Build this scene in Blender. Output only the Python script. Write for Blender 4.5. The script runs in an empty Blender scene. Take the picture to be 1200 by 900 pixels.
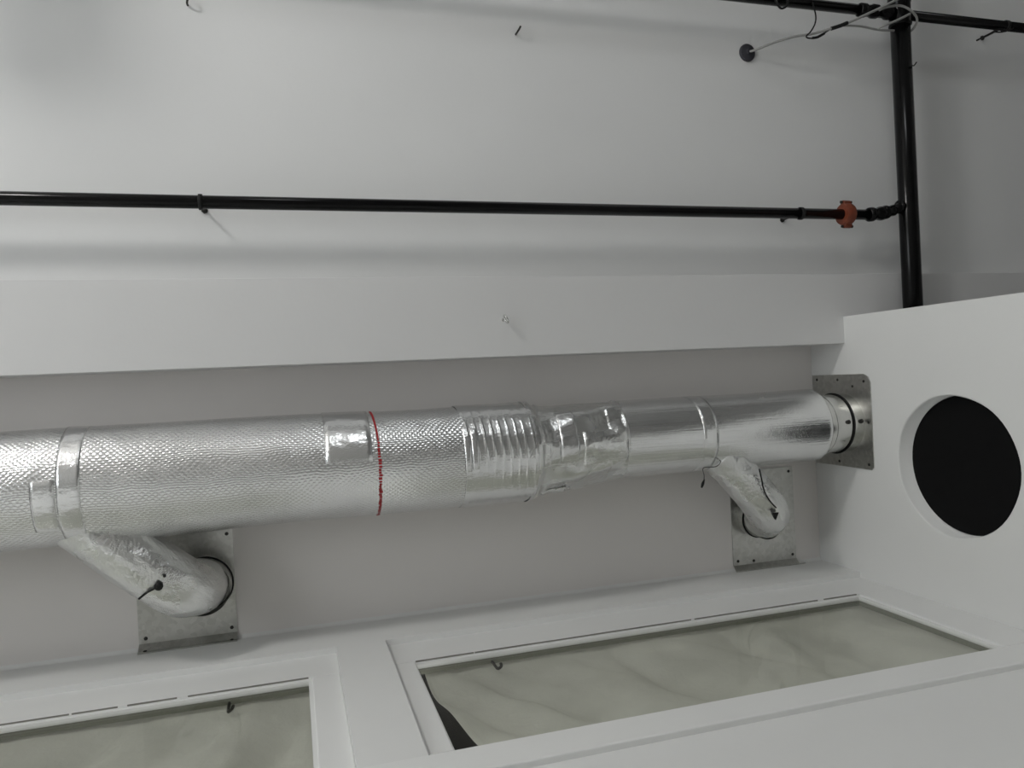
import bpy, bmesh, math, random
from mathutils import Vector, Matrix
random.seed(7)
PI = math.pi
scene = bpy.context.scene
COL = scene.collection

# ------------------------------------------------------------------ camera
cam_d = bpy.data.cameras.new('camera'); cam = bpy.data.objects.new('camera', cam_d); COL.objects.link(cam)
cam_d.sensor_width = 36.0; cam_d.lens = 36.0 * 880.45 / 1200.0; cam_d.clip_start = 0.02
_r = Vector((0.958373, 0.048122, -0.281438)).normalized()      # image right
_f = Vector((0.281265, 0.005000, 0.959616)).normalized()       # looking direction: nearly straight up
_d = _f.cross(_r).normalized()                                 # image down (towards the window wall)
_r = _d.cross(_f).normalized()
cam.matrix_world = Matrix(((_r.x, -_d.x, -_f.x, 0.0), (_r.y, -_d.y, -_f.y, 0.0), (_r.z, -_d.z, -_f.z, 1.6), (0, 0, 0, 1)))
scene.camera = cam

# ------------------------------------------------------------------ world, exposure
w = bpy.data.worlds.new('world'); scene.world = w; w.use_nodes = True
w.node_tree.nodes['Background'].inputs[0].default_value = (0.52, 0.52, 0.51, 1)
w.node_tree.nodes['Background'].inputs[1].default_value = 4.6
scene.view_settings.view_transform = 'Standard'
scene.view_settings.look = 'None'
scene.view_settings.gamma = 1.0
scene.view_settings.use_curve_mapping = False
scene.view_settings.exposure = -0.58
LAMP_POS = (-2.14, -2.7, 2.50)  # assumed lamp, position worked back from the shadow directions
LAMP_RADIUS = 0.22
LAMP_STRENGTH = 104.0

def area(name, loc, target, sx, sy, power, col=(1, 1, 1)):
    l = bpy.data.lights.new(name, 'AREA'); l.shape = 'RECTANGLE'; l.size = sx; l.size_y = sy; l.energy = power; l.color = col
    o = bpy.data.objects.new(name, l); COL.objects.link(o); o.location = loc
    o.rotation_euler = (Vector(target) - Vector(loc)).to_track_quat('-Z', 'Y').to_euler()
    return o
# added fill light at the left wall, brightens the recess and stub wall
area('fill_left_wall', (-3.15, -0.75, 1.9), (0, -0.75, 1.9), 1.5, 1.5, 46.0, (0.93, 0.975, 1.0))
# added fill light at the back wall, puts glints on the foil
area('fill_back_wall', (0.9, -4.40, 1.9), (0.9, 0, 1.9), 0.7, 1.0, 24.0, (0.95, 0.98, 1.0))

# ------------------------------------------------------------------ materials
MATS = {}
class NT:
    def __init__(s, name):
        m = bpy.data.materials.new(name); m.use_nodes = True; s.m = m; s.t = m.node_tree; s.n = s.t.nodes
        s.p = s.n['Principled BSDF']; s.out = s.n['Material Output']
    def node(s, ty, **kw):
        n = s.n.new(ty)
        for k, v in kw.items(): setattr(n, k, v)
        return n
    def link(s, a, b): s.t.links.new(a, b)
    def math(s, op, a, b=None, c=None):
        n = s.node('ShaderNodeMath', operation=op)
        for i, v in enumerate((a, b, c)):
            if v is None: continue
            if isinstance(v, (int, float)): n.inputs[i].default_value = v
            else: s.link(v, n.inputs[i])
        return n.outputs[0]
    def coord(s, kind='Object'):
        return s.node('ShaderNodeTexCoord').outputs[kind]
    def noise(s, scale, detail=3, rough=0.5, vec=None):
        n = s.node('ShaderNodeTexNoise'); n.inputs['Scale'].default_value = scale
        n.inputs['Detail'].default_value = detail; n.inputs['Roughness'].default_value = rough
        s.link(vec if vec is not None else s.coord(), n.inputs['Vector']); return n.outputs['Fac']
    def ramp(s, fac, c0, c1, p0=0.3, p1=0.7):
        n = s.node('ShaderNodeValToRGB'); e = n.color_ramp.elements
        e[0].position = p0; e[0].color = (*c0, 1); e[1].position = p1; e[1].color = (*c1, 1)
        s.link(fac, n.inputs['Fac']); return n.outputs['Color']
    def bump(s, height, strength, dist, prev=None):
        b = s.node('ShaderNodeBump'); b.inputs['Strength'].default_value = strength; b.inputs['Distance'].default_value = dist
        s.link(height, b.inputs['Height'])
        if prev is not None: s.link(prev, b.inputs['Normal'])
        return b.outputs['Normal']
def paint(name, c, var=0.03, rough=0.6, bump=0.12):
    k = NT(name)
    f = k.noise(1.7, 4)
    k.link(k.ramp(f, tuple(x * (1 - var) for x in c), c), k.p.inputs['Base Color'])
    k.p.inputs['Roughness'].default_value = rough
    k.p.inputs['Specular IOR Level'].default_value = 0.3
    k.link(k.bump(k.noise(55, 3), bump, 0.002), k.p.inputs['Normal'])
    return k.m
M = {}
M['wall'] = paint('white_wall_paint', (0.77, 0.775, 0.765))
M['ceiling'] = paint('white_ceiling_paint', (0.78, 0.785, 0.785))
M['beam'] = paint('beam_paint', (0.71, 0.71, 0.71))
M['recess'] = paint('recess_plaster', (0.765, 0.74, 0.72), 0.04)
M['frame'] = paint('window_frame_paint', (0.80, 0.805, 0.795), 0.02, 0.4, 0.06)
M['outer_frame'] = paint('outer_frame_paint', (0.23, 0.235, 0.19), 0.15)
M['floor'] = paint('grey_concrete_floor', (0.36, 0.355, 0.34), 0.2)
M['room'] = paint('room_wall_paint', (0.50, 0.50, 0.49))

def simple(name, c, rough=0.5, metal=0.0, spec=0.5, noise_amt=0.0, scale=20):
    k = NT(name); k.p.inputs['Roughness'].default_value = rough; k.p.inputs['Metallic'].default_value = metal
    k.p.inputs['Specular IOR Level'].default_value = spec
    f = k.noise(scale, 3)
    k.link(k.ramp(f, tuple(x * (1 - noise_amt) for x in c), c), k.p.inputs['Base Color'])
    return k.m
M['black_pipe'] = simple('black_steel_pipe', (0.0042, 0.0042, 0.0045), 0.19, 0.0, 0.22, 0.3)
M['black'] = simple('black_rubber', (0.008, 0.008, 0.008), 0.6, 0, 0.3, 0.2)
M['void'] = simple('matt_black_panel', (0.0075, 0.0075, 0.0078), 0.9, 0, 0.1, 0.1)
M['orange'] = simple('orange_coupling_paint', (0.22, 0.046, 0.018), 0.45, 0, 0.5, 0.35, 60)
M['cable'] = simple('grey_cable', (0.34, 0.34, 0.33), 0.5, 0, 0.4, 0.1)
M['rose'] = simple('dark_grey_plastic', (0.045, 0.045, 0.055), 0.6, 0, 0.4, 0.15, 90)
M['steel'] = simple('bright_steel', (0.72, 0.72, 0.70), 0.16, 1.0, 0.5, 0.1)
M['screw'] = simple('dull_screw', (0.045, 0.043, 0.04), 0.5, 0.6, 0.5, 0.2)
M['red'] = simple('red_print', (0.42, 0.025, 0.03), 0.5, 0, 0.4, 0.3, 120)
M['added_overhang'] = simple('dark_added_overhang', (0.006, 0.006, 0.0055), 0.9, 0, 0.02, 0.2)  # near black, so the added overhang reads as darkness behind the sheets
M['crack'] = simple('dirty_paint_crack', (0.26, 0.25, 0.23), 0.8, 0, 0.2, 0.3)
M['shade'] = simple('added_pendant_enamel', (0.10, 0.10, 0.10), 0.5, 0, 0.4, 0.1)  # dark enamel of the pendant added as a shadow caster

def foil(name, quilt=1.0, crinkle=0.0, rough=0.24, base=(0.87, 0.875, 0.875), pu=0.018, pv=0.0150, lines=0.0, fine=0.0):
    k = NT(name); p = k.p
    p.inputs['Metallic'].default_value = 1.0
    uv = k.coord('UV'); sep = k.node('ShaderNodeSeparateXYZ'); k.link(uv, sep.inputs[0])
    u, v = sep.outputs[0], sep.outputs[1]
    n = None
    jit = k.noise(9, 2, 0.5, uv)
    if quilt:
        wob = k.math('MULTIPLY', k.math('SUBTRACT', jit, 0.5), 0.03)
        vv = k.math('ADD', v, wob)
        row = k.math('SINE', k.math('MULTIPLY', vv, 2 * PI / pv))
        half = k.math('MULTIPLY', k.math('SIGN', row), PI / 2)
        colm = k.math('SINE', k.math('ADD', k.math('MULTIPLY', u, 2 * PI / pu), half))
        h = k.math('ADD', k.math('MULTIPLY', k.math('ABSOLUTE', row), 0.65), k.math('MULTIPLY', k.math('MULTIPLY', k.math('ABSOLUTE', row), colm), 0.5))
        n = k.bump(h, quilt, 0.0016)
    if lines:
        st = k.node('ShaderNodeCombineXYZ'); k.link(k.math('MULTIPLY', u, 2.5), st.inputs[0]); k.link(k.math('MULTIPLY', v, 90), st.inputs[1])
        n = k.bump(k.noise(1.0, 3, 0.55, st.outputs[0]), lines, 0.003, n)
    if crinkle:
        n = k.bump(k.noise(16, 4, 0.6, uv), crinkle, 0.02, n)
    if fine:
        n = k.bump(k.noise(130, 2, 0.6, uv), fine, 0.002, n)
    if n is not None: k.link(n, p.inputs['Normal'])
    k.link(k.ramp(k.noise(5, 4, 0.6, uv), tuple(x * 0.90 for x in base), base), p.inputs['Base Color'])
    rr = k.math('ADD', k.math('MULTIPLY', k.noise(7, 3, 0.5, uv), 0.10), rough - 0.05)
    k.link(rr, p.inputs['Roughness'])
    return k.m
M['foil'] = foil('quilted_foil', 0.50, 0.08, 0.25)
M['foil_rib'] = foil('ribbed_foil', 0.0, 0.22, 0.22, fine=0.3)
M['foil_wrinkle'] = foil('wrinkled_foil', 0.0, 0.34, 0.27, fine=0.2, base=(0.84, 0.845, 0.835))
M['foil_narrow'] = foil('smooth_scrim_foil', 0.0, 0.07, 0.25, lines=0.5, fine=0.3)
M['foil_tape'] = foil('foil_tape', 0.0, 0.22, 0.25, lines=0.16, fine=0.10)
M['foil_branch'] = foil('branch_foil', 0.0, 0.62, 0.28, fine=0.55, base=(0.86, 0.865, 0.855))

def galvanized():
    k = NT('galvanised_sheet'); p = k.p; p.inputs['Metallic'].default_value = 1.0; p.inputs['Roughness'].default_value = 0.33
    vo = k.node('ShaderNodeTexVoronoi'); vo.inputs['Scale'].default_value = 70; k.link(k.coord(), vo.inputs['Vector'])
    sp = k.node('ShaderNodeSeparateColor'); k.link(vo.outputs['Color'], sp.inputs[0])
    k.link(k.ramp(sp.outputs[0], (0.50, 0.50, 0.475), (0.60, 0.60, 0.575), 0.0, 1.0), p.inputs['Base Color'])
    k.link(k.bump(k.noise(9, 2), 0.3, 0.01), p.inputs['Normal'])
    return k.m
M['galv'] = galvanized()

def thin_glass():
    k = NT('window_glass'); k.n.remove(k.p)
    tr = k.node('ShaderNodeBsdfTransparent'); tr.inputs[0].default_value = (0.90, 0.905, 0.89, 1)
    gl = k.node('ShaderNodeBsdfGlossy'); gl.inputs['Roughness'].default_value = 0.04
    geo = k.node('ShaderNodeNewGeometry'); dp = k.node('ShaderNodeVectorMath', operation='DOT_PRODUCT')
    k.link(geo.outputs['Normal'], dp.inputs[0]); k.link(geo.outputs['Incoming'], dp.inputs[1])
    c5 = k.math('POWER', k.math('SUBTRACT', 1.0, k.math('ABSOLUTE', dp.outputs['Value'])), 5.0)   # reflectance of a thin pane, the same from both sides
    fr = k.math('ADD', k.math('MULTIPLY', c5, 0.5), 0.03)
    mx = k.node('ShaderNodeMixShader'); k.link(fr, mx.inputs[0]); k.link(tr.outputs[0], mx.inputs[1]); k.link(gl.outputs[0], mx.inputs[2])
    k.link(mx.outputs[0], k.out.inputs[0]); return k.m
M['glass'] = thin_glass()
def poly_sheet():
    k = NT('milky_plastic_sheet'); k.n.remove(k.p)
    col = k.ramp(k.noise(6, 5, 0.6), (0.66, 0.66, 0.62), (0.77, 0.77, 0.73))
    di = k.node('ShaderNodeBsdfDiffuse'); tl = k.node('ShaderNodeBsdfTranslucent'); gl = k.node('ShaderNodeBsdfGlossy'); gl.inputs['Roughness'].default_value = 0.35
    for b in (di, tl): k.link(col, b.inputs[0])
    nb = k.bump(k.noise(14, 4, 0.6), 0.35, 0.02)
    for b in (di, tl, gl): k.link(nb, b.inputs['Normal'])
    m1 = k.node('ShaderNodeMixShader'); m1.inputs[0].default_value = 0.4; k.link(di.outputs[0], m1.inputs[1]); k.link(tl.outputs[0], m1.inputs[2])
    m2 = k.node('ShaderNodeMixShader'); m2.inputs[0].default_value = 0.06; k.link(m1.outputs[0], m2.inputs[1]); k.link(gl.outputs[0], m2.inputs[2])
    k.link(m2.outputs[0], k.out.inputs[0]); return k.m
M['sheet'] = poly_sheet()
def lamp_mat():
    k = NT('lit_globe'); k.p.inputs['Emission Color'].default_value = (1.0, 0.985, 0.96, 1); k.p.inputs['Emission Strength'].default_value = LAMP_STRENGTH
    return k.m
M['lamp'] = lamp_mat()

# ------------------------------------------------------------------ mesh helpers
def mesh_obj(name, verts, faces, mat, parent=None, uvs=None, smooth=False):
    me = bpy.data.meshes.new(name); me.from_pydata([tuple(v) for v in verts], [], faces); me.update()
    if uvs is not None:
        ul = me.uv_layers.new(name='UVMap')
        for lp in me.loops: ul.data[lp.index].uv = uvs[lp.vertex_index]
    if smooth:
        for p in me.polygons: p.use_smooth = True
    me.materials.append(M[mat] if isinstance(mat, str) else mat)
    o = bpy.data.objects.new(name, me); COL.objects.link(o)
    if parent is not None:
        o.parent = parent; o.matrix_parent_inverse = parent.matrix_world.inverted()
    return o
def bm_obj(name, bm, mat, parent=None, smooth=False):
    me = bpy.data.meshes.new(name); bm.normal_update(); bm.to_mesh(me); bm.free()
    if smooth:
        for p in me.polygons: p.use_smooth = True
    me.materials.append(M[mat]); o = bpy.data.objects.new(name, me); COL.objects.link(o)
    if parent is not None:
        o.parent = parent; o.matrix_parent_inverse = parent.matrix_world.inverted()
    return o
def box_bm(bm, a, b):
    vs = [bm.verts.new((x, y, z)) for x in (a[0], b[0]) for y in (a[1], b[1]) for z in (a[2], b[2])]
    for f in ((0, 1, 3, 2), (4, 6, 7, 5), (0, 4, 5, 1), (2, 3, 7, 6), (0, 2, 6, 4), (1, 5, 7, 3)):
        bm.faces.new([vs[i] for i in f])
def box(name, a, b, mat, parent=None, bevel=0.0, seg=2):
    bm = bmesh.new(); box_bm(bm, a, b)
    bmesh.ops.recalc_face_normals(bm, faces=bm.faces)
    if bevel: bmesh.ops.bevel(bm, geom=bm.edges[:], offset=bevel, segments=seg, affect='EDGES', profile=0.6)
    return bm_obj(name, bm, mat, parent)
def empty(name, loc):
    o = bpy.data.objects.new(name, None); COL.objects.link(o); o.location = loc; o.empty_display_size = 0.1
    o.matrix_world = Matrix.Translation(loc); return o
def tag(o, label, cat, group=None):
    o['label'] = label; o['category'] = cat
    if group: o['group'] = group
    return o
def struct(o, label=None):
    o['kind'] = 'structure'
    if label: o['label'] = label
    return o
def frames(pts):
    pts = [Vector(p) for p in pts]; T = []
    for i in range(len(pts)):
        a = pts[max(0, i - 1)]; b = pts[min(len(pts) - 1, i + 1)]; T.append((b - a).normalized())
    n = T[0].orthogonal().normalized(); out = []
    for t in T:
        n = (n - t * n.dot(t)).normalized(); out.append((n.copy(), t.cross(n).normalized()))
    return pts, out
def smooth_path(pts, sub=6):
    P = [Vector(p) for p in pts]; out = []
    for i in range(len(P) - 1):
        p0 = P[max(0, i - 1)]; p1 = P[i]; p2 = P[i + 1]; p3 = P[min(len(P) - 1, i + 2)]
        for k in range(sub):
            t = k / sub
            out.append(0.5 * ((2 * p1) + (p2 - p0) * t + (2 * p0 - 5 * p1 + 4 * p2 - p3) * t * t + (3 * p1 - p0 - 3 * p2 + p3) * t ** 3))
    out.append(P[-1]); return out
def tube(name, pts, rad, mat, parent=None, seg=12, cap=True, wr=None, smooth=True):
    """sweep; rad = number or list; wr(i, k, s) = extra radius"""
    pts, fr = frames(pts); V = []; UV = []; F = []; s = 0
    for i, p in enumerate(pts):
        if i: s += (p - pts[i - 1]).length
        r = rad if isinstance(rad, (int, float)) else rad[i]
        for k in range(seg + 1 if wr or True else seg):
            a = 2 * PI * k / seg
            rr = r + (wr(i, a, s) if wr else 0)
            V.append(p + (fr[i][0] * math.cos(a) + fr[i][1] * math.sin(a)) * rr); UV.append((s, a * r))
    n = seg + 1
    for i in range(len(pts) - 1):
        for k in range(seg):
            F.append((i * n + k, i * n + k + 1, (i + 1) * n + k + 1, (i + 1) * n + k))
    if cap:
        F.append(tuple(range(seg - 1, -1, -1))); b = (len(pts) - 1) * n; F.append(tuple(b + k for k in range(seg)))
    o = mesh_obj(name, V, F, mat, parent, UV, smooth)
    bm = bmesh.new(); bm.from_mesh(o.data); bmesh.ops.remove_doubles(bm, verts=bm.verts, dist=1e-6)
    bmesh.ops.recalc_face_normals(bm, faces=bm.faces); bm.to_mesh(o.data); bm.free()
    if smooth and cap:
        for p in o.data.polygons:
            if len(p.vertices) > 4: p.use_smooth = False
    return o
def lathe(name, c, axis, prof, mat, parent=None, seg=24, cap=True, smooth=True):
    """prof: list of (distance along axis, radius)"""
    ax = Vector(axis).normalized(); c = Vector(c)
    return tube(name, [c + ax * d for d, r in prof], [r for d, r in prof], mat, parent, seg, cap, None, smooth)
def autosmooth(o, ang=35):
    me = o.data
    bm = bmesh.new(); bm.from_mesh(me)
    for e in bm.edges:
        e.smooth = not (len(e.link_faces) == 2 and e.calc_face_angle(0) > math.radians(ang))
    for f in bm.faces: f.smooth = True
    bm.to_mesh(me); bm.free()
    return o

# ------------------------------------------------------------------ room shell  (X along the duct, +Y window wall, Z up)
XL, XR, YB, YW = -3.2, 5.5, -4.5, 0.870
ZC, ZB, ZU = 4.45, 4.235, 4.30              # recess ceiling, beam underside, main ceiling
YS = 0.932                                    # outer face of window wall
BY0, BY1 = -0.380, -0.088                     # beam
SX = 2.235                                    # face of the stub wall on the right
struct(box('floor', (XL - .1, YB - .1, -0.1), (XR + .1, YS, 0), 'floor'))
struct(box('ceiling', (XL - .1, YB - .1, ZU), (XR + .1, BY0 + .03, ZC + .1), 'ceiling'))
struct(box('ceiling_recess', (XL - .1, BY1 - .03, ZC), (XR + .1, YS, ZC + .1), 'recess'), 'warm grey recessed ceiling strip behind the foil duct')
struct(box('ceiling_beam', (XL, BY0, ZB), (XR, BY1, ZC + .05), 'beam', bevel=0.002), 'white ceiling beam beside the duct')
struct(box('wall_left', (XL - .1, YB, 0), (XL, YS, ZC), 'room'))
struct(box('wall_back', (XL - .1, YB - .1, 0), (XR + .1, YB, ZC), 'room'))
struct(box('wall_far_right', (XR, YB, 0), (XR + .1, YS, ZC), 'room'))

# window wall with two openings
G1 = (-1.707, 0.007, 3.405, 4.008)            # glass of window 1 : x0 x1 z0 z1
G2 = (0.341, 2.055, 3.405, 4.008)
def wall_with_openings():
    xs = [XL, -1.89, 0.102, 0.267, SX, XR]; zs = [0, 3.295, 4.205, ZC]
    bm = bmesh.new()
    for i in range(5):
        for j in range(3):
            if j == 1 and i in (1, 3): continue
            box_bm(bm, (xs[i], YW, zs[j]), (xs[i + 1], YS, zs[j + 1]))
    bmesh.ops.remove_doubles(bm, verts=bm.verts, dist=1e-5)
    seen = {}
    for f in list(bm.faces):
        key = tuple(sorted(v.index for v in f.verts)) if False else tuple(round(x, 4) for x in f.calc_center_median())
        seen.setdefault(key, []).append(f)
    dead = [f for fs in seen.values() if len(fs) > 1 for f in fs]
    bmesh.ops.delete(bm, geom=dead, context='FACES_ONLY')
    bmesh.ops.recalc_face_normals(bm, faces=bm.faces)
    return struct(bm_obj('wall_front', bm, 'wall'), 'white wall with two high windows')
wall_with_openings()
# soft plaster fillet where window wall meets the ceiling strip
bm = bmesh.new(); N = 8; rad = 0.018; prof = []
for k in range(N + 1):
    a = PI / 2 * k / N; prof.append((YW + 0.001 - rad + rad * math.sin(a), ZC + 0.001 - rad + rad * math.cos(a)))
prof += [(YW + 0.001, ZC + 0.001)]
v0 = [bm.verts.new((XL, y, z)) for y, z in prof]; v1 = [bm.verts.new((SX, y, z)) for y, z in prof]
for k in range(len(prof)):
    bm.faces.new((v0[k], v0[(k + 1) % len(prof)], v1[(k + 1) % len(prof)], v1[k])).smooth = k < N
bmesh.ops.recalc_face_normals(bm, faces=bm.faces)
struct(bm_obj('trim_1', bm, 'wall', smooth=False), 'plaster fillet in the corner of window wall and ceiling')

# stub wall on the right with a round hole
HY, HZ, HR, HT = 0.380, 3.718, 0.252, 0.064
def stub_wall():
    bm = bmesh.new(); y0, y1, z0, z1 = -0.20, YW, 0.0, ZC; n = 64; x1 = SX + 0.16
    A = []
    for k in range(n):
        a = 2 * PI * k / n; A.append((math.cos(a), math.sin(a)))
    # make sure that the corners are hit: use rays clipped to the rectangle
    ang = sorted(set([2 * PI * k / n for k in range(n)] + [math.atan2(zz - HZ, yy - HY) % (2 * PI) for yy in (y0, y1) for zz in (z0, z1)]))
    rim, outer, lip, back = [], [], [], []
    for a in ang:
        c, s = math.cos(a), math.sin(a)
        t = min([((y1 - HY) / c) if c > 1e-9 else ((y0 - HY) / c) if c < -1e-9 else 1e9, ((z1 - HZ) / s) if s > 1e-9 else ((z0 - HZ) / s) if s < -1e-9 else 1e9])
        outer.append(bm.verts.new((SX, HY + c * t, HZ + s * t)))
        wob = 1 + 0.006 * math.sin(3 * a + 1) + 0.004 * math.sin(7 * a)
        rim.append(bm.verts.new((SX, HY + c * (HR + .005) * wob, HZ + s * (HR + .005) * wob)))
        lip.append(bm.verts.new((SX + .006, HY + c * (HR) * wob, HZ + s * (HR) * wob)))
        back.append(bm.verts.new((SX + HT + .02, HY + c * HR * wob, HZ + s * HR * wob)))
    m = len(ang)
    for k in range(m):
        j = (k + 1) % m
        bm.faces.new((outer[k], outer[j], rim[j], rim[k])); bm.faces.new((rim[k], rim[j], lip[j], lip[k])).smooth = True
        bm.faces.new((lip[k], lip[j], back[j], back[k])).smooth = True
    # sides, back
    def q(*p): bm.faces.new([bm.verts.new(v) for v in p])
    q((SX, y0, z0), (SX, y0, z1), (x1, y0, z1), (x1, y0, z0)); q((x1, y0, z0), (x1, y0, z1), (x1, y1, z1), (x1, y1, z0))
    q((SX, y0, z1), (SX, y1, z1), (x1, y1, z1), (x1, y0, z1)); q((SX, y1, z0), (SX, y1, z1), (x1, y1, z1), (x1, y1, z0))
    bm.faces.new(list(back))
    bmesh.ops.remove_doubles(bm, verts=bm.verts, dist=1e-5)
    bmesh.ops.recalc_face_normals(bm, faces=bm.faces)
    return struct(bm_obj('wall_right', bm, 'wall'), 'white stub wall with a large round hole')
stub_wall()
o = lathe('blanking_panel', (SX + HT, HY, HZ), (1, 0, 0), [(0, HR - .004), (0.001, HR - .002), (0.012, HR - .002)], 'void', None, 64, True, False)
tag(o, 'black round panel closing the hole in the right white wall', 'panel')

# ------------------------------------------------------------------ windows
def window(idx, g, ox0, ox1, label):
    x0, x1, z0, z1 = g; oz0, oz1 = 3.295, 4.205; yf = YW + 0.020; yb = 0.913
    root = struct(empty('window_%d' % idx, ((x0 + x1) / 2, YW, z0)), label)
    box('top_rail', (ox0, yf, z1 + .012), (ox1, yb, oz1), 'frame', root, 0.0012)
    box('bottom_rail', (ox0, yf, oz0), (ox1, yb, z0 - .006), 'frame', root, 0.006)
    box('stile', (ox0, yf, z0 - .0061), (x0 - .004, yb, z1 + .0121), 'frame', root, 0.003)
    box('stile', (x1 + .012, yf, z0 - .0061), (ox1, yb, z1 + .0121), 'frame', root, 0.003)
    # thin glazing bead, set back from the rails
    bm = bmesh.new(); yb0 = yf + 0.008
    box_bm(bm, (x0 - .006, yb0, z1), (x1 + .012, yb - .001, z1 + .014)); box_bm(bm, (x1, yb0, z0 - .008), (x1 + .014, yb - .001, z1))
    box_bm(bm, (x0 - .006, yb0, z0 - .008), (x0, yb - .001, z1)); box_bm(bm, (x0, yb0, z0 - .008), (x1, yb - .001, z0))
    bmesh.ops.recalc_face_normals(bm, faces=bm.faces)
    bm_obj('glazing_bead', bm, 'frame', root)
    rc = random.Random(idx)
    bm = bmesh.new(); xx = x0
    while xx < x1:
        ln = rc.uniform(.05, .2)
        box_bm(bm, (xx, yf - .0005, z1 + .0118), (min(x1, xx + ln), yf + .004, z1 + .0131 + rc.uniform(0, .0018)))
        xx += ln + (rc.uniform(0, .03) if rc.random() < .3 else 0)
    bmesh.ops.recalc_face_normals(bm, faces=bm.faces)
    bm_obj('paint_crack', bm, 'crack', root)
    box('pane', (x0 - .005, 0.905, z0 - .007), (x1 + .005, 0.909, z1 + .005), 'glass', root)
    bm = bmesh.new(); e = 0.06; ya, yc = yb + .0005, YS - .001
    box_bm(bm, (x0 - e, ya, z1), (x1 + e, yc, z1 + e)); box_bm(bm, (x0 - e, ya, z0 - e), (x1 + e, yc, z0))
    box_bm(bm, (x0 - e, ya, z0), (x0, yc, z1)); box_bm(bm, (x1, ya, z0), (x1 + e, yc, z1))
    bmesh.ops.recalc_face_normals(bm, faces=bm.faces)
    oo = bm_obj('outer_frame', bm, 'outer_frame', root); oo['label'] = 'dull green outer frame behind the glass'
    return root
window(1, G1, -1.89, 0.102, 'white framed window in the bottom left corner')
window(2, G2, 0.267, SX, 'white framed window beside the round hole')

struct(box('trim_3', (-1.95, 0.852, 3.213), (SX, 0.8895, 3.323), 'frame', None, 0.006, 3), 'white window sill board running under both windows')
# added overhang outside, blocks the sky so gaps beside the sheets stay dark
struct(box('trim_2', (XL, YS, 4.70), (XR, 2.6, 4.78), 'added_overhang'), 'added dark overhang outside that blocks the sky behind the sheets')
# rails added around the two fill lights at the left and back walls
def fill_light_rails(idx, c, u, wd, ht):
    root = struct(empty('window_%d' % idx, c), 'added frame around the fill light at the left wall' if idx == 3 else 'added frame around the fill light at the back wall'); c = Vector(c); u = Vector(u); n = Vector((-u.y, u.x, 0)); up = Vector((0, 0, 1))
    for nm, a, b in (('top_rail', -u * (wd + .1) + up * (ht + .05), u * (wd + .1) + up * (ht + .05)), ('bottom_rail', -u * (wd + .1) - up * (ht + .05), u * (wd + .1) - up * (ht + .05)), ('stile', -u * (wd + .05) - up * ht, -u * (wd + .05) + up * ht), ('stile', u * (wd + .05) - up * ht, u * (wd + .05) + up * ht)):
        p, q = c + a, c + b; lo = [min(p[i], q[i]) - .045 * (1 if i == 2 or abs(u[i]) > .5 else .6) for i in range(3)]; hi = [max(p[i], q[i]) + .045 * (1 if i == 2 or abs(u[i]) > .5 else .6) for i in range(3)]
        box(nm, lo, hi, 'frame', root, .004)
fill_light_rails(3, (XL + .03, -0.75, 1.9), (0, 1, 0), 0.75, 0.75)
fill_light_rails(4, (0.9, YB + .03, 1.9), (1, 0, 0), 0.35, 0.5)

# plastic sheets hung outside the panes
def sheet(name, x0, x1, left, fold, label):
    nx, nz = 90, 36; V = []; F = []; zt, zb = 4.16, 3.28
    for j in range(nz + 1):
        t = j / nz; z = zt + (zb - zt) * t
        xl, xr = left(z)
        for i in range(nx + 1):
            s = i / nx; x = xl + (xr - xl) * s
            V.append((x, max(0.9345, 0.943 + 0.022 * min(1, max(0, (4.05 - z) * 5)) + fold(x, z) * 1.35 * min(1, max(0.08, (4.06 - z) * 3.2))), z - 0.012 * abs(math.sin((x - x0) * 5)) * (1 - t)))
    for j in range(nz):
        for i in range(nx):
            a = j * (nx + 1) + i; F.append((a, a + 1, a + nx + 2, a + nx + 1))
    o = mesh_obj(name, V, F, 'sheet', None, None, True)
    md = o.modifiers.new('thickness', 'SOLIDIFY'); md.thickness = 0.0015
    return tag(o, label, 'plastic sheet', 'plastic sheets outside the windows')
def ridge(d, w_): return math.exp(-(d / w_) ** 2)
def fold2(x, z):
    h = 4.0 - z; f = 0.0
    for xa, sl, wd, am in ((0.36, 0.55, .05, .035), (0.50, 0.72, .035, .03), (0.80, .45, .05, -.03), (1.0, .40, .04, .035), (1.22, .5, .05, -.028), (1.45, .12, .035, .03), (1.58, -.2, .05, -.03), (1.75, .1, .06, .025), (1.98, -.3, .05, -.02)):
        f += am * ridge(x - xa - sl * h, wd + h * .06)
    return -0.010 + f + 0.008 * math.sin(x * 9 + z * 5) + 0.004 * math.sin(23 * x - 13 * z)
def left2(z):
    h = max(0.0, 4.0 - z); return 0.372 + 0.02 * h + 0.22 * h * h, 2.25 - 0.7 * max(0, h - .30)
sheet('plastic_sheet', 0.33, 2.2, left2, fold2, 'folded milky plastic sheet outside the window beside the round hole')
def fold1(x, z):
    h = 4.0 - z; f = 0.0
    for xa, sl, wd, am in ((-1.3, .2, .06, .03), (-.75, -.3, .05, -.03), (-.5, -.5, .05, .03), (-.15, -.25, .04, -.03), (0.0, -.3, .04, .028)):
        f += am * ridge(x - xa - sl * h, wd + h * .06)
    return -0.010 + f + 0.006 * math.sin(x * 8 + z * 4)
sheet('plastic_sheet', -1.75, 0.06, lambda z: (-1.76, 0.09), fold1, 'smooth milky plastic sheet outside the window in the bottom left corner')

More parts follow.
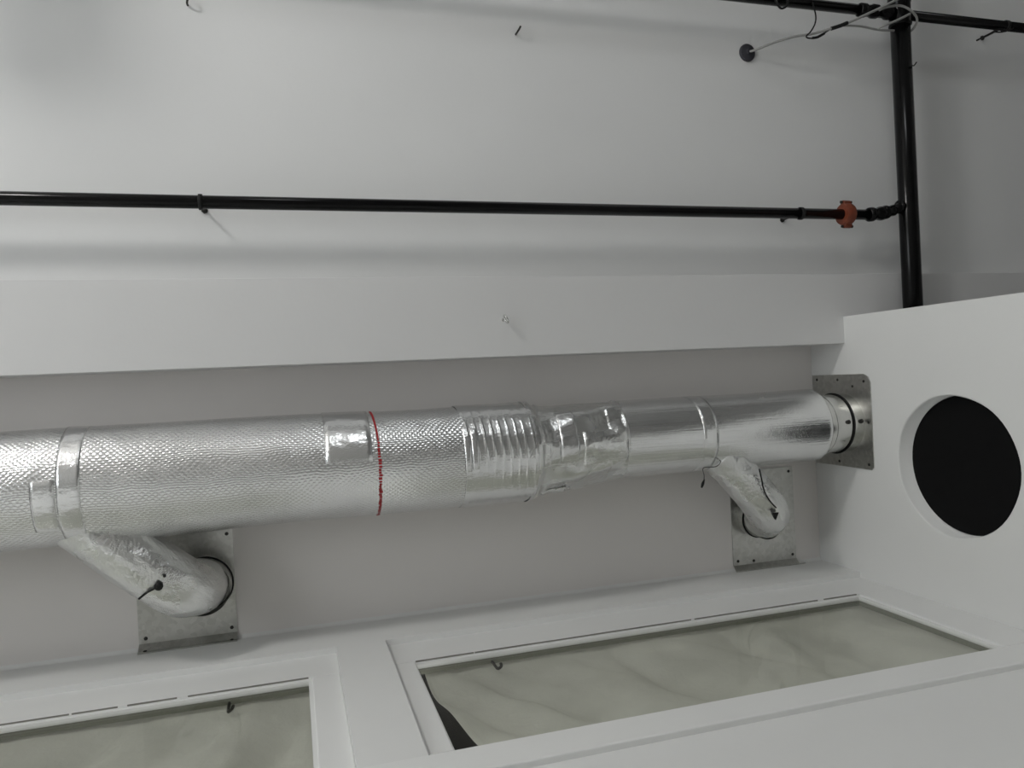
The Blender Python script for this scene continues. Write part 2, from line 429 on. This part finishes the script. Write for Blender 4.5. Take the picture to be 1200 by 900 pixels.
def jhook(loc, label):
    x, y, z = loc
    p = smooth_path([(x, y, z + .012), (x, y, z - .015), (x + .001, y + .001, z - .055), (x + .005, y - .004, z - .070), (x + .013, y - .009, z - .066), (x + .015, y - .010, z - .050)], 4)
    o = tube('wire_hook', p, 0.0048, 'screw', None, 8)
    return tag(o, label, 'hook', 'hooks holding the plastic sheets')
jhook((0.592, 0.926, 4.006), 'small dark wire hook behind the glass beside the round hole window')
jhook((-0.224, 0.926, 4.006), 'small dark wire hook behind the glass of the bottom left window')

# ------------------------------------------------------------------ the foil duct
DY, DZ, DR = 0.262, 4.232, 0.180             # big run
NY, NZ, NR = 0.246, 4.256, 0.148             # narrow run
duct = tag(empty('insulated_duct', (0, DY, DZ)), 'long silver foil wrapped air duct with two short branches', 'duct')
def axis_at(x):
    t = min(1, max(0, (x - 0.80) / 0.37)); t = t * t * (3 - 2 * t)
    return DY + (NY - DY) * t, DZ + (NZ - DZ) * t
def ring_surface(name, xs, rfun, mat, seg=72, th0=-PI, th1=PI, cap=False):
    V, UV, F = [], [], []; tuck = name in ('foil_tape', 'ribbed_wrap'); xa, xb = xs[0], xs[-1]
    if tuck: xs = [xa - .0004] + list(xs) + [xb + .0004]
    for x in xs:
        yc, zc = axis_at(x)
        for k in range(seg + 1):
            th = th0 + (th1 - th0) * k / seg; r = rfun(x, th)
            if tuck and (x < xa or x > xb or (th1 - th0 < 6 and k in (0, seg))): r -= .0024
            V.append((x, yc - r * math.sin(th), zc - r * math.cos(th))); UV.append((x, th * 0.18))
    n = seg + 1
    for i in range(len(xs) - 1):
        for k in range(seg): F.append((i * n + k, i * n + k + 1, (i + 1) * n + k + 1, (i + 1) * n + k))
    return mesh_obj(name, V, F, mat, duct, UV, True)
def lin(a, b, n): return [a + (b - a) * i / n for i in range(n + 1)]
def sag(x, th):                                # slightly uneven insulation
    return 0.0022 * math.sin(2.3 * x + 2 * th) + 0.0016 * math.sin(5.1 * x - 3 * th + 1) + 0.0012 * math.sin(9 * x + th)
ring_surface('large_sleeve', lin(XL, 0.555, 150), lambda x, th: DR + sag(x, th), 'foil')
ring_surface('foil_tape', lin(-0.668, -0.606, 6), lambda x, th: DR + 0.0016 + sag(x, th) + 0.0012 * math.sin(6 * th + 30 * x), 'foil_tape')
ring_surface('foil_tape', lin(0.092, 0.240, 8), lambda x, th: DR + 0.003 + sag(x, th), 'foil_tape', 30, math.radians(8), math.radians(120))
ring_surface('foil_tape', lin(-0.735, -0.672, 5), lambda x, th: DR + 0.0026 + sag(x, th), 'foil_tape', 20, math.radians(-40), math.radians(12))
def patch_red():
    V, UV, F = [], [], []; th = math.radians(-85)
    while th < math.radians(95):
        solid = th > math.radians(25)
        dl = math.radians(3.2 if solid else random.uniform(1.6, 3.0)); wd = 0.0032 if solid else random.uniform(0.0034, 0.006)
        x = 0.262 - 0.010 * max(0, math.degrees(th) - 20) / 70 + (0 if solid else random.uniform(-.0012, .0012))
        b = len(V)
        for xx in (x - wd, x + wd):
            for t in (th, th + dl):
                r = DR + 0.0018 + sag(xx, t); V.append((xx, DY - r * math.sin(t), DZ - r * math.cos(t))); UV.append((xx, t * .18))
        F.append((b, b + 1, b + 3, b + 2))
        th += dl + (0 if solid else math.radians(random.uniform(0.5, 1.4)))
    o = mesh_obj('red_stripe', V, F, 'red', duct, UV, True); o['label'] = 'thin red printed line around the duct'
patch_red()
# ribbed wrap before the reducer
def rib(x, th):
    ph = (x - 0.548) / 0.0285 + 0.12 * math.sin(th)
    fr = ph - math.floor(ph)
    return DR + 0.0014 + 0.0017 * math.exp(-((fr - .5) / .13) ** 2) * (0.7 + 0.5 * math.sin(3 * th + 11 * x)) + 0.0012 * math.sin(7 * th + 9 * x)
ring_surface('ribbed_wrap', lin(0.548, 0.805, 200), rib, 'foil_rib')
ring_surface('foil_tape', lin(0.545, 0.566, 3), lambda x, th: DR + 0.0045, 'foil_tape', 14, math.radians(-12), math.radians(38))
ring_surface('foil_tape', lin(0.570, 0.592, 3), lambda x, th: DR + 0.0046, 'foil_tape', 14, math.radians(-10), math.radians(36))
PR = [(0.79, .183), (0.815, .180), (0.84, .166), (0.875, .159), (0.92, .161), (0.96, .164), (1.00, .165), (1.04, .160), (1.09, .156), (1.14, .156), (1.172, .153), (1.176, .146)]
def prof(x):
    for (a, ra), (b, rb) in zip(PR, PR[1:]):
        if a <= x <= b:
            t = (x - a) / (b - a); t = t * t * (3 - 2 * t); return ra + (rb - ra) * t
    return PR[-1][1]
rnd = random.Random(3)
WK = [(rnd.randint(2, 9), rnd.uniform(-30, 30), rnd.uniform(0, 6.28), rnd.uniform(.0006, .0020)) for _ in range(14)]
def wrinkle(x, th):
    w_ = sum(a * (1 - abs(math.sin((k * th + m * x + p) / 2)) * 2) for k, m, p, a in WK)
    e = min(1, (x - 0.79) / 0.03, (1.176 - x) / 0.02)
    return prof(x) + w_ * max(0, e) + (0.0035 * math.sin(2 * th + 20 * x) if .85 < x < 1.1 else 0)
ring_surface('reducer_wrap', lin(0.79, 1.176, 90), wrinkle, 'foil_wrinkle', 110)
ring_surface('foil_tape', lin(0.985, 1.165, 14), lambda x, th: wrinkle(x, th) + .0016 + .001 * math.sin(9 * th + 25 * x), 'foil_wrinkle', 24, math.radians(-25), math.radians(22))
ring_surface('foil_tape', lin(0.90, 0.965, 8), lambda x, th: wrinkle(x, th) + .0012, 'foil_tape', 24, math.radians(-15), math.radians(60))
ring_surface('foil_tape', lin(0.83, 0.895, 8), lambda x, th: wrinkle(x, th) + .0012, 'foil_wrinkle', 24, math.radians(-18), math.radians(16))
ring_surface('foil_tape', lin(0.845, 0.94, 8), lambda x, th: wrinkle(x, th) + .002 + .004 * (x - .845) / .1, 'foil_wrinkle', 20, math.radians(-98), math.radians(-62))
ring_surface('narrow_sleeve', lin(1.168, 2.055, 60) + [2.062, 2.067, 2.068, 2.068], lambda x, th: (NR + 0.6 * sag(x, th)) - (0 if x <= 2.055 else 0.004 if x < 2.065 else 0.010 if x < 2.0675 else 0.03), 'foil_narrow')
ring_surface('foil_tape', lin(1.478, 1.540, 5), lambda x, th: NR + 0.0012 + 0.6 * sag(x, th), 'foil_tape')
# steel collar and its dark gasket at the stub wall plate
o = lathe('collar', (2.04, NY, NZ), (1, 0, 0), [(0, .122), (0.060, .122), (0.061, .1245), (0.072, .1245), (0.073, .122), (0.1925, .122)], 'steel', duct, 48, False); autosmooth(o); o['label'] = 'bare shiny steel collar'
o = tube('gasket', [(2.178, NY + .1245 * math.sin(a), NZ + .1265 * math.cos(a)) for a in [2 * PI * k / 48 for k in range(49)]], 0.0034, 'black', duct, 8, False); o['label'] = 'thin black rubber seal'
lathe('clamp_bolt', (2.150, NY - .012, NZ - .122), (0, 0, -1), [(-.004, .009), (0.006, .009), (0.007, .004), (0.010, .004)], 'screw', duct, 6, True, False)
lathe('clamp_bolt', (2.212, NY - .012, NZ - .122), (0, 0, -1), [(-.004, .009), (0.006, .009), (0.007, .004), (0.010, .004)], 'screw', duct, 6, True, False)

# branches: leave the side of the duct and turn up into the ceiling plates
def branch(path, r, seed, rings):
    rn = random.Random(seed)
    ws = [(rn.randint(2, 7), rn.uniform(-25, 25), rn.uniform(0, 6.3), rn.uniform(.0006, .0016)) for _ in range(9)]
    p = smooth_path(path, 10)
    o = tube('branch_sleeve', p, [r] * len(p), 'foil_branch', duct, 44, True, lambda i, a, s: sum(am * (1 - 2 * abs(math.sin((k * a + m * s + ph) / 2))) for k, m, ph, am in ws))
    return o
b1 = branch([(-0.66, 0.355, 4.205), (-0.56, 0.445, 4.200), (-0.455, 0.535, 4.200), (-0.382, 0.598, 4.216), (-0.345, 0.630, 4.262), (-0.335, 0.640, 4.31), (-0.332, 0.645, 4.345)], 0.095, 5, 1)
b1['label'] = 'short crinkled foil branch at the left plate'
b2 = branch([(1.60, 0.330, 4.215), (1.676, 0.417, 4.205), (1.745, 0.495, 4.200), (1.806, 0.562, 4.216), (1.846, 0.602, 4.262), (1.868, 0.622, 4.31), (1.876, 0.630, 4.345)], 0.083, 9, 1)
b2['label'] = 'short crinkled foil branch at the right plate'
# bare collars between the branches and the ceiling plates
def bcollar(c, r, parent):
    o = lathe('branch_collar', (c[0], c[1], 4.335), (0, 0, 1), [(0, r), (0.068, r), (0.069, r + .003), (0.076, r + .003), (0.077, r), (0.1103, r)], 'galv', duct, 40, False); autosmooth(o)
    tube('gasket', [(c[0] + (r + .002) * math.sin(a), c[1] + (r + .002) * math.cos(a), 4.403) for a in [2 * PI * k / 40 for k in range(41)]], 0.0035, 'black', duct, 8, False)
bcollar((-0.322, 0.655), 0.091, duct); bcollar((1.895, 0.645), 0.076, duct)
# wire ties round the branches
o = tube('wire_tie', smooth_path([(-0.478, 0.612, 4.128), (-0.450, 0.590, 4.108), (-0.420, 0.576, 4.100)], 5), 0.0035, 'black', b1, 8)
o = lathe('wire_knot', (-0.418, 0.574, 4.112), (0.1, 0.1, -1), [(0, .008), (0.004, .013), (0.012, .013), (0.017, .006)], 'black', b1, 10, True, False)
o = lathe('wire_knot', (-0.400, 0.545, 4.112), (0.1, 0.1, -1), [(0, .004), (0.008, .005), (0.012, .003)], 'black', b1, 8)
o = tube('wire_tie', smooth_path([(1.715, 0.388, 4.118), (1.716, 0.430, 4.106), (1.722, 0.470, 4.104), (1.748, 0.512, 4.108), (1.785, 0.545, 4.122)], 5), 0.0030, 'black', b2, 8)
bm = bmesh.new(); vs = [bm.verts.new(v) for v in ((1.762, .562, 4.112), (1.790, .562, 4.112), (1.776, .592, 4.114), (1.764, .564, 4.126), (1.788, .564, 4.126), (1.776, .588, 4.126))]
for f in ((0, 1, 2), (3, 5, 4), (0, 3, 4, 1), (1, 4, 5, 2), (2, 5, 3, 0)): bm.faces.new([vs[i] for i in f])
bmesh.ops.recalc_face_normals(bm, faces=bm.faces); bm_obj('wire_knot', bm, 'black', b2)
# hanging wire end under the narrow run
o = tube('hanging_wire', smooth_path([(1.570, 0.350, 4.150), (1.520, 0.362, 4.105), (1.462, 0.362, 4.098), (1.462, 0.390, 4.096), (1.458, 0.412, 4.094)], 5), 0.0016, 'screw', duct, 8)
o = tube('hanging_wire', [(1.462, 0.404, 4.095), (1.453, 0.420, 4.093), (1.446, 0.434, 4.091)], [.002, .0062, .0035], 'black', duct, 8)
o['label'] = 'black wire end hanging under the duct'

# ------------------------------------------------------------------ sheet metal plates
def screw(parent, c, n, r=0.0065):
    o = lathe('screw', Vector(c) - Vector(n) * .003, n, [(0, r), (0.0045, r), (0.006, r * .6), (0.0062, r * .2)], 'screw', parent, 10, True, False)
def ceiling_plate(x0, x1, y0, drop, label, skew=0.0):
    root = tag(empty('duct_plate', ((x0 + x1) / 2, YW, ZC)), label, 'metal plate', 'folded metal plates on the ceiling')
    yb, t = YW - 0.024, 0.003; zc = ZC - .001
    box('plate', (x0, y0, zc - t), (x1, yb, zc), 'galv', root)
    # folded edge: a bevelled step down on to the window wall
    bm = bmesh.new(); P = [(yb, zc), (yb, zc - t), (YW - .002 - t, zc - .024), (YW - .002 - t, zc - drop), (YW - .001, zc - drop), (YW - .001, zc - .022)]
    a = [bm.verts.new((x0, y, z)) for y, z in P]; b = [bm.verts.new((x1 + (skew if i in (3, 4) else 0), y, z)) for i, (y, z) in enumerate(P)]
    if skew:
        for i in (3, 4): a[i].co.x += skew * .8
    n = len(P)
    for i in range(n): bm.faces.new((a[i], a[(i + 1) % n], b[(i + 1) % n], b[i]))
    bm.faces.new(a); bm.faces.new(list(reversed(b))); bmesh.ops.recalc_face_normals(bm, faces=bm.faces)
    bm_obj('folded_edge', bm, 'galv', root)
    for xx in (x0 + .022, x1 - .018):
        screw(root, (xx, yb - .018, zc - t), (0, 0, -1)); screw(root, (xx, YW - .002 - t, zc - drop + .012), (0, -1, 0))
    screw(root, (x0 + .10, yb - .012, zc - t), (0, 0, -1)) if skew else None
    screw(root, (x1 - .02, y0 + .02, zc - t), (0, 0, -1))
    return root
ceiling_plate(-0.545, -0.226, 0.475, 0.038, 'grey sheet metal ceiling plate at the left foil branch')
ceiling_plate(1.790, 2.106, 0.440, 0.026, 'grey sheet metal ceiling plate at the right foil branch', 0.03)
def stub_plate():
    root = tag(empty('wall_plate', (SX, 0.236, 4.10)), 'shiny sheet metal plate with clipped corners around the duct end', 'metal plate')
    y0, y1, z0, z1 = 0.043, 0.432, 4.095, 4.442; c = 0.035
    P = [(y0, z1), (y0, z0 + c), (y0 + .012, z0 + .012), (y0 + c, z0), (y1 - .012, z0), (y1, z0 + .012), (y1, z1)]
    bm = bmesh.new(); x0, x1 = SX - .0045, SX - .0005
    a = [bm.verts.new((x0, y, z)) for y, z in P]; b = [bm.verts.new((x1, y, z)) for y, z in P]; n = len(P)
    for i in range(n): bm.faces.new((a[i], a[(i + 1) % n], b[(i + 1) % n], b[i]))
    bm.faces.new(a); bm.faces.new(list(reversed(b))); bmesh.ops.recalc_face_normals(bm, faces=bm.faces)
    bm_obj('plate', bm, 'galv', root)
    for y, z in ((y0 + .02, z1 - .03), (y0 + .022, z1 - .16), (y0 + .03, z0 + .035), (.24, z0 + .018), (y1 - .02, z0 + .025), (y1 - .02, z1 - .15), (y0 + .05, z0 + .10)):
        screw(root, (x0, y, z), (-1, 0, 0), .006)
stub_plate()

# ------------------------------------------------------------------ black sprinkler pipes
ZP = 4.18
def pipe_run(name, a, b, r, label):
    root = tag(empty(name, a), label, 'pipe')
    tube('pipe', [a, b], r, 'black_pipe', root, 28)
    return root
run1 = pipe_run('sprinkler_pipe', (XL, -0.617, ZP), (2.36, -0.617, ZP), 0.0213, 'thin black pipe with orange coupling running across the whole ceiling')
# orange grooved coupling
cp = lathe('coupling', (2.203, -0.617, ZP), (1, 0, 0), [(0, .027), (0.002, .041), (0.010, .045), (0.022, .046), (0.034, .045), (0.042, .041), (0.044, .027)], 'orange', run1, 28); autosmooth(cp)
cp['label'] = 'orange grooved pipe coupling'
for s in (-1, 1):
    l = lathe('bolt_lug', (2.209, -0.617 + s * .044, ZP), (1, 0, 0), [(0, .010), (0.002, .013), (0.034, .013), (0.036, .010)], 'orange', cp, 10, True, False)
    lathe('bolt', (2.201, -0.617 + s * .050, ZP), (1, 0, 0), [(0, .006), (0.006, .006), (0.0061, .004), (0.047, .004), (0.0471, .0065), (0.053, .0065)], 'screw', cp, 6, True, False)
# union, reducing elbow and nipple to the main pipe
lathe('union_fitting', (2.335, -0.617, ZP), Vector((1, -0.10, 0)), [(0, .024), (0.004, .029), (0.022, .030), (0.026, .025), (0.045, .025), (0.060, .029), (0.074, .029), (0.078, .022)], 'black_pipe', run1, 20)
lathe('reducing_fitting', (2.408, -0.625, ZP), Vector((1, -0.22, 0)), [(0, .022), (0.006, .028), (0.022, .0285), (0.034, .022), (0.046, .023), (0.058, .024), (0.062, .018)], 'black_pipe', run1, 20)
lathe('nipple', (2.455, -0.640, ZP), Vector((1, -0.16, 0)), [(0, .019), (0.03, .020), (0.034, .0225), (0.044, .0225), (0.046, .018), (0.075, .018)], 'black_pipe', run1, 16)
run2 = pipe_run('main_pipe', (2.545, -1.9, ZP), (2.545, 0.86, ZP), 0.0390, 'thick black pipe running behind the white stub wall')
lathe('tee_fitting', (2.545, -1.545, ZP), (0, 1, 0), [(0, .040), (0.004, .0455), (0.030, .0455), (0.034, .043), (0.115, .043), (0.119, .0455), (0.125, .0455), (0.129, .040)], 'black_pipe', run2, 28)
lathe('tee_outlet', (2.545, -0.654, ZP), (-1, 0, 0), [(0.02, .024), (0.040, .024), (0.042, .027), (0.052, .027), (0.053, .022)], 'black_pipe', run2, 18)
run3 = pipe_run('sprinkler_pipe', (XL, -1.470, ZP), (2.50, -1.470, ZP), 0.0205, 'thin black pipe crossing the top right corner above the cable')
tube('pipe', [(2.585, -1.470, ZP), (XR, -1.470, ZP)], 0.0205, 'black_pipe', run3, 24)
lathe('union_fitting', (2.335, -1.470, ZP), (1, 0, 0), [(0, .022), (0.004, .027), (0.030, .028), (0.034, .023), (0.060, .024), (0.066, .028), (0.090, .028), (0.094, .022), (0.135, .023), (0.139, .028), (0.170, .028)], 'black_pipe', run3, 20)
# hangers
def hanger(x, y, r, label, tail=None):
    root = tag(empty('pipe_hanger', (x, y, ZU)), label, 'hanger', 'clips holding the black pipes')
    lathe('clip', (x - .007, y, ZP), (1, 0, 0), [(0, r), (0.001, r + .004), (0.013, r + .004), (0.014, r)], 'black', root, 24)
    tube('rod', [(x, y, ZP + r + .002), (x, y, ZU - .004)], 0.0045, 'screw', root, 8)
    lathe('ceiling_nut', (x, y, ZU + .001), (0, 0, -1), [(0, .011), (0.006, .011), (0.0065, .006), (0.012, .006)], 'screw', root, 6, True, False)
    if tail: tube('tie_tail', smooth_path(tail, 4), 0.0036, 'black', root, 8)
    return root
hanger(-0.251, -0.617, 0.0213, 'black clip on the long pipe at the left')
hanger(2.005, -0.617, 0.0213, 'black clip with tie tail left of the orange coupling')
h3 = hanger(3.125, -1.470, 0.0205, 'black clip with long tie tail in the top right corner', [(3.034, -1.430, 4.160), (2.96, -1.394, 4.142), (2.90, -1.366, 4.130)])
tube('tie_loop', smooth_path([(3.150, -1.456, 4.164), (3.110, -1.440, 4.160), (3.068, -1.428, 4.158), (3.034, -1.430, 4.160), (3.050, -1.440, 4.162), (3.10, -1.448, 4.165)], 4), 0.0030, 'black', h3, 8)
o = tube('cable_tie', smooth_path([(2.545, -1.232, 4.140), (2.560, -1.238, 4.142), (2.580, -1.244, 4.152), (2.600, -1.262, 4.158)], 4), 0.0026, 'black', None, 8)
tag(o, 'tiny black tie end sticking out from the thick pipe', 'cable tie')
o = tube('wire_loop', smooth_path([(1.912, -1.478, 4.161), (1.914, -1.450, 4.150), (1.926, -1.429, 4.150), (1.941, -1.424, 4.150), (1.962, -1.437, 4.150), (1.970, -1.462, 4.156), (1.968, -1.485, 4.163)], 5), 0.0042, 'black', None, 8)
tag(o, 'black wire loop hanging from the top right thin pipe', 'wire')

# ------------------------------------------------------------------ ceiling rose, cable, black wire
rose = lathe('ceiling_rose', (1.872, -1.306, ZU + .001), (0, 0, -1), [(0, .0365), (0.006, .0365), (0.011, .033), (0.016, .012), (0.022, .009)], 'rose', None, 28); autosmooth(rose)
tag(rose, 'small dark grey round cable outlet on the ceiling', 'cable outlet')
cb = tag(empty('cable', (1.853, -1.29, 4.25)), 'pale grey cable from the round ceiling outlet to the thick pipe', 'cable')
tube('cable_run', smooth_path([(1.873, -1.305, 4.283), (1.884, -1.305, 4.272), (1.905, -1.310, 4.255), (1.945, -1.321, 4.226), (2.024, -1.34, 4.197), (2.092, -1.347, 4.178), (2.138, -1.356, 4.159), (2.206, -1.374, 4.14), (2.261, -1.395, 4.13), (2.321, -1.422, 4.125), (2.419, -1.467, 4.113), (2.473, -1.494, 4.1), (2.53, -1.53, 4.10)], 5), 0.0050, 'cable', cb, 10)
tube('cable_end', smooth_path([(2.212, -1.375, 4.141), (2.265, -1.381, 4.145), (2.32, -1.385, 4.15), (2.415, -1.384, 4.16), (2.503, -1.394, 4.172)], 5), 0.0045, 'cable', cb, 10)
tube('cable_loop', smooth_path([(2.382, -1.443, 4.118), (2.426, -1.461, 4.120), (2.491, -1.471, 4.118), (2.547, -1.455, 4.120), (2.590, -1.432, 4.135), (2.592, -1.403, 4.16), (2.572, -1.388, 4.19)], 5), 0.0048, 'cable', cb, 10)
tube('cable_loop', smooth_path([(2.400, -1.383, 4.15), (2.412, -1.387, 4.128), (2.466, -1.408, 4.124), (2.545, -1.446, 4.126)], 5), 0.0048, 'cable', cb, 10)
t_ = tube('black_tape', smooth_path([(2.168, -1.363, 4.150), (2.206, -1.374, 4.140), (2.236, -1.386, 4.135)], 4), 0.0075, 'black', cb, 10)
bw = tag(empty('black_wire', (2.095, -1.46, 4.16)), 'thin black wire hanging from the pipe and clinging to the grey cable', 'wire')
tube('wire', smooth_path([(2.092, -1.468, 4.160), (2.105, -1.416, 4.16), (2.099, -1.381, 4.16), (2.077, -1.348, 4.16), (2.056, -1.329, 4.16), (2.064, -1.321, 4.16), (2.105, -1.326, 4.16), (2.151, -1.353, 4.160), (2.165, -1.362, 4.156)], 5), 0.0030, 'black', bw, 8)
tube('wire_end', smooth_path([(2.085, -1.323, 4.16), (2.11, -1.329, 4.16), (2.145, -1.348, 4.163)], 3), 0.0052, 'black', bw, 8)

# ------------------------------------------------------------------ small hooks
eye = tag(empty('screw_eye', (0.752, -0.221, ZB)), 'small bright screw eye in the white ceiling beam', 'hook')
lathe('stem', (0.752, -0.221, ZB + .002), (0, 0, -1), [(0, .006), (0.003, .006), (0.0035, .0028), (0.022, .0028)], 'steel', eye, 10, True, False)
tube('ring', [(0.752 + .006 * math.cos(a), -0.221 + .0135 * math.cos(a), ZB - .034 + .0135 * math.sin(a)) for a in [2 * PI * k / 20 for k in range(21)]], 0.0038, 'steel', eye, 8, False)
def chook(x, y, label, flip=1):
    o = tube('ceiling_hook', smooth_path([(x, y, ZU + .002), (x, y, ZU - .018), (x + flip * .004, y - .006, ZU - .030), (x + flip * .010, y - .016, ZU - .030), (x + flip * .012, y - .020, ZU - .022)], 4), 0.0036, 'screw', None, 8)
    return tag(o, label, 'hook', 'small hooks in the ceiling')
chook(-0.272, -1.302, 'tiny dark hook in the ceiling at the top edge, far left')
chook(0.872, -1.300, 'tiny dark hook in the ceiling at the top centre')

# ------------------------------------------------------------------ lamps out of view: an assumed work light, a pendant added for its shadow
wl = tag(empty('assumed_work_light', (LAMP_POS[0], LAMP_POS[1], 0)), 'assumed globe work light on a tripod standing behind the camera', 'lamp')  # assumed light source, stands where the shadows point back to
gv, gf = [], []
bm = bmesh.new(); bmesh.ops.create_uvsphere(bm, u_segments=24, v_segments=14, radius=LAMP_RADIUS)
bmesh.ops.translate(bm, verts=bm.verts, vec=LAMP_POS); bm_obj('globe', bm, 'lamp', wl, True)
tube('pole', [(LAMP_POS[0], LAMP_POS[1], 0.25), (LAMP_POS[0], LAMP_POS[1], LAMP_POS[2] - LAMP_RADIUS + .02)], 0.016, 'black', wl, 12)
lathe('socket', (LAMP_POS[0], LAMP_POS[1], LAMP_POS[2] - LAMP_RADIUS - .05), (0, 0, 1), [(0, .02), (0.01, .05), (0.06, .07), (0.075, .06)], 'black', wl, 20)
for k in range(3):
    a = k * 2 * PI / 3 + .4
    tube('leg', [(LAMP_POS[0] + .015 * math.cos(a), LAMP_POS[1] + .015 * math.sin(a), .75), (LAMP_POS[0] + .5 * math.cos(a), LAMP_POS[1] + .5 * math.sin(a), .012)], 0.012, 'black', wl, 10)
pl = tag(empty('added_pendant', (-1.31, -1.84, ZU)), 'added unlit pendant lamp with dark shade outside the top left corner, shadows the ceiling', 'lamp')  # added unseen object, put here to cast the soft ceiling shadow
lathe('canopy', (-1.31, -1.84, ZU + .001), (0, 0, -1), [(0, .05), (0.012, .05), (0.03, .02)], 'shade', pl, 20)
tube('cord', [(-1.31, -1.84, ZU - .02), (-1.31, -1.84, 3.66)], 0.005, 'black', pl, 8)
lathe('added_pendant_shade', (-1.31, -1.84, 3.68), (0, 0, -1), [(0, .02), (0.03, .03), (0.05, .05), (0.16, .175), (0.17, .175)], 'shade', pl, 28)  # added blocker, widened to deepen the shadow on the ceiling
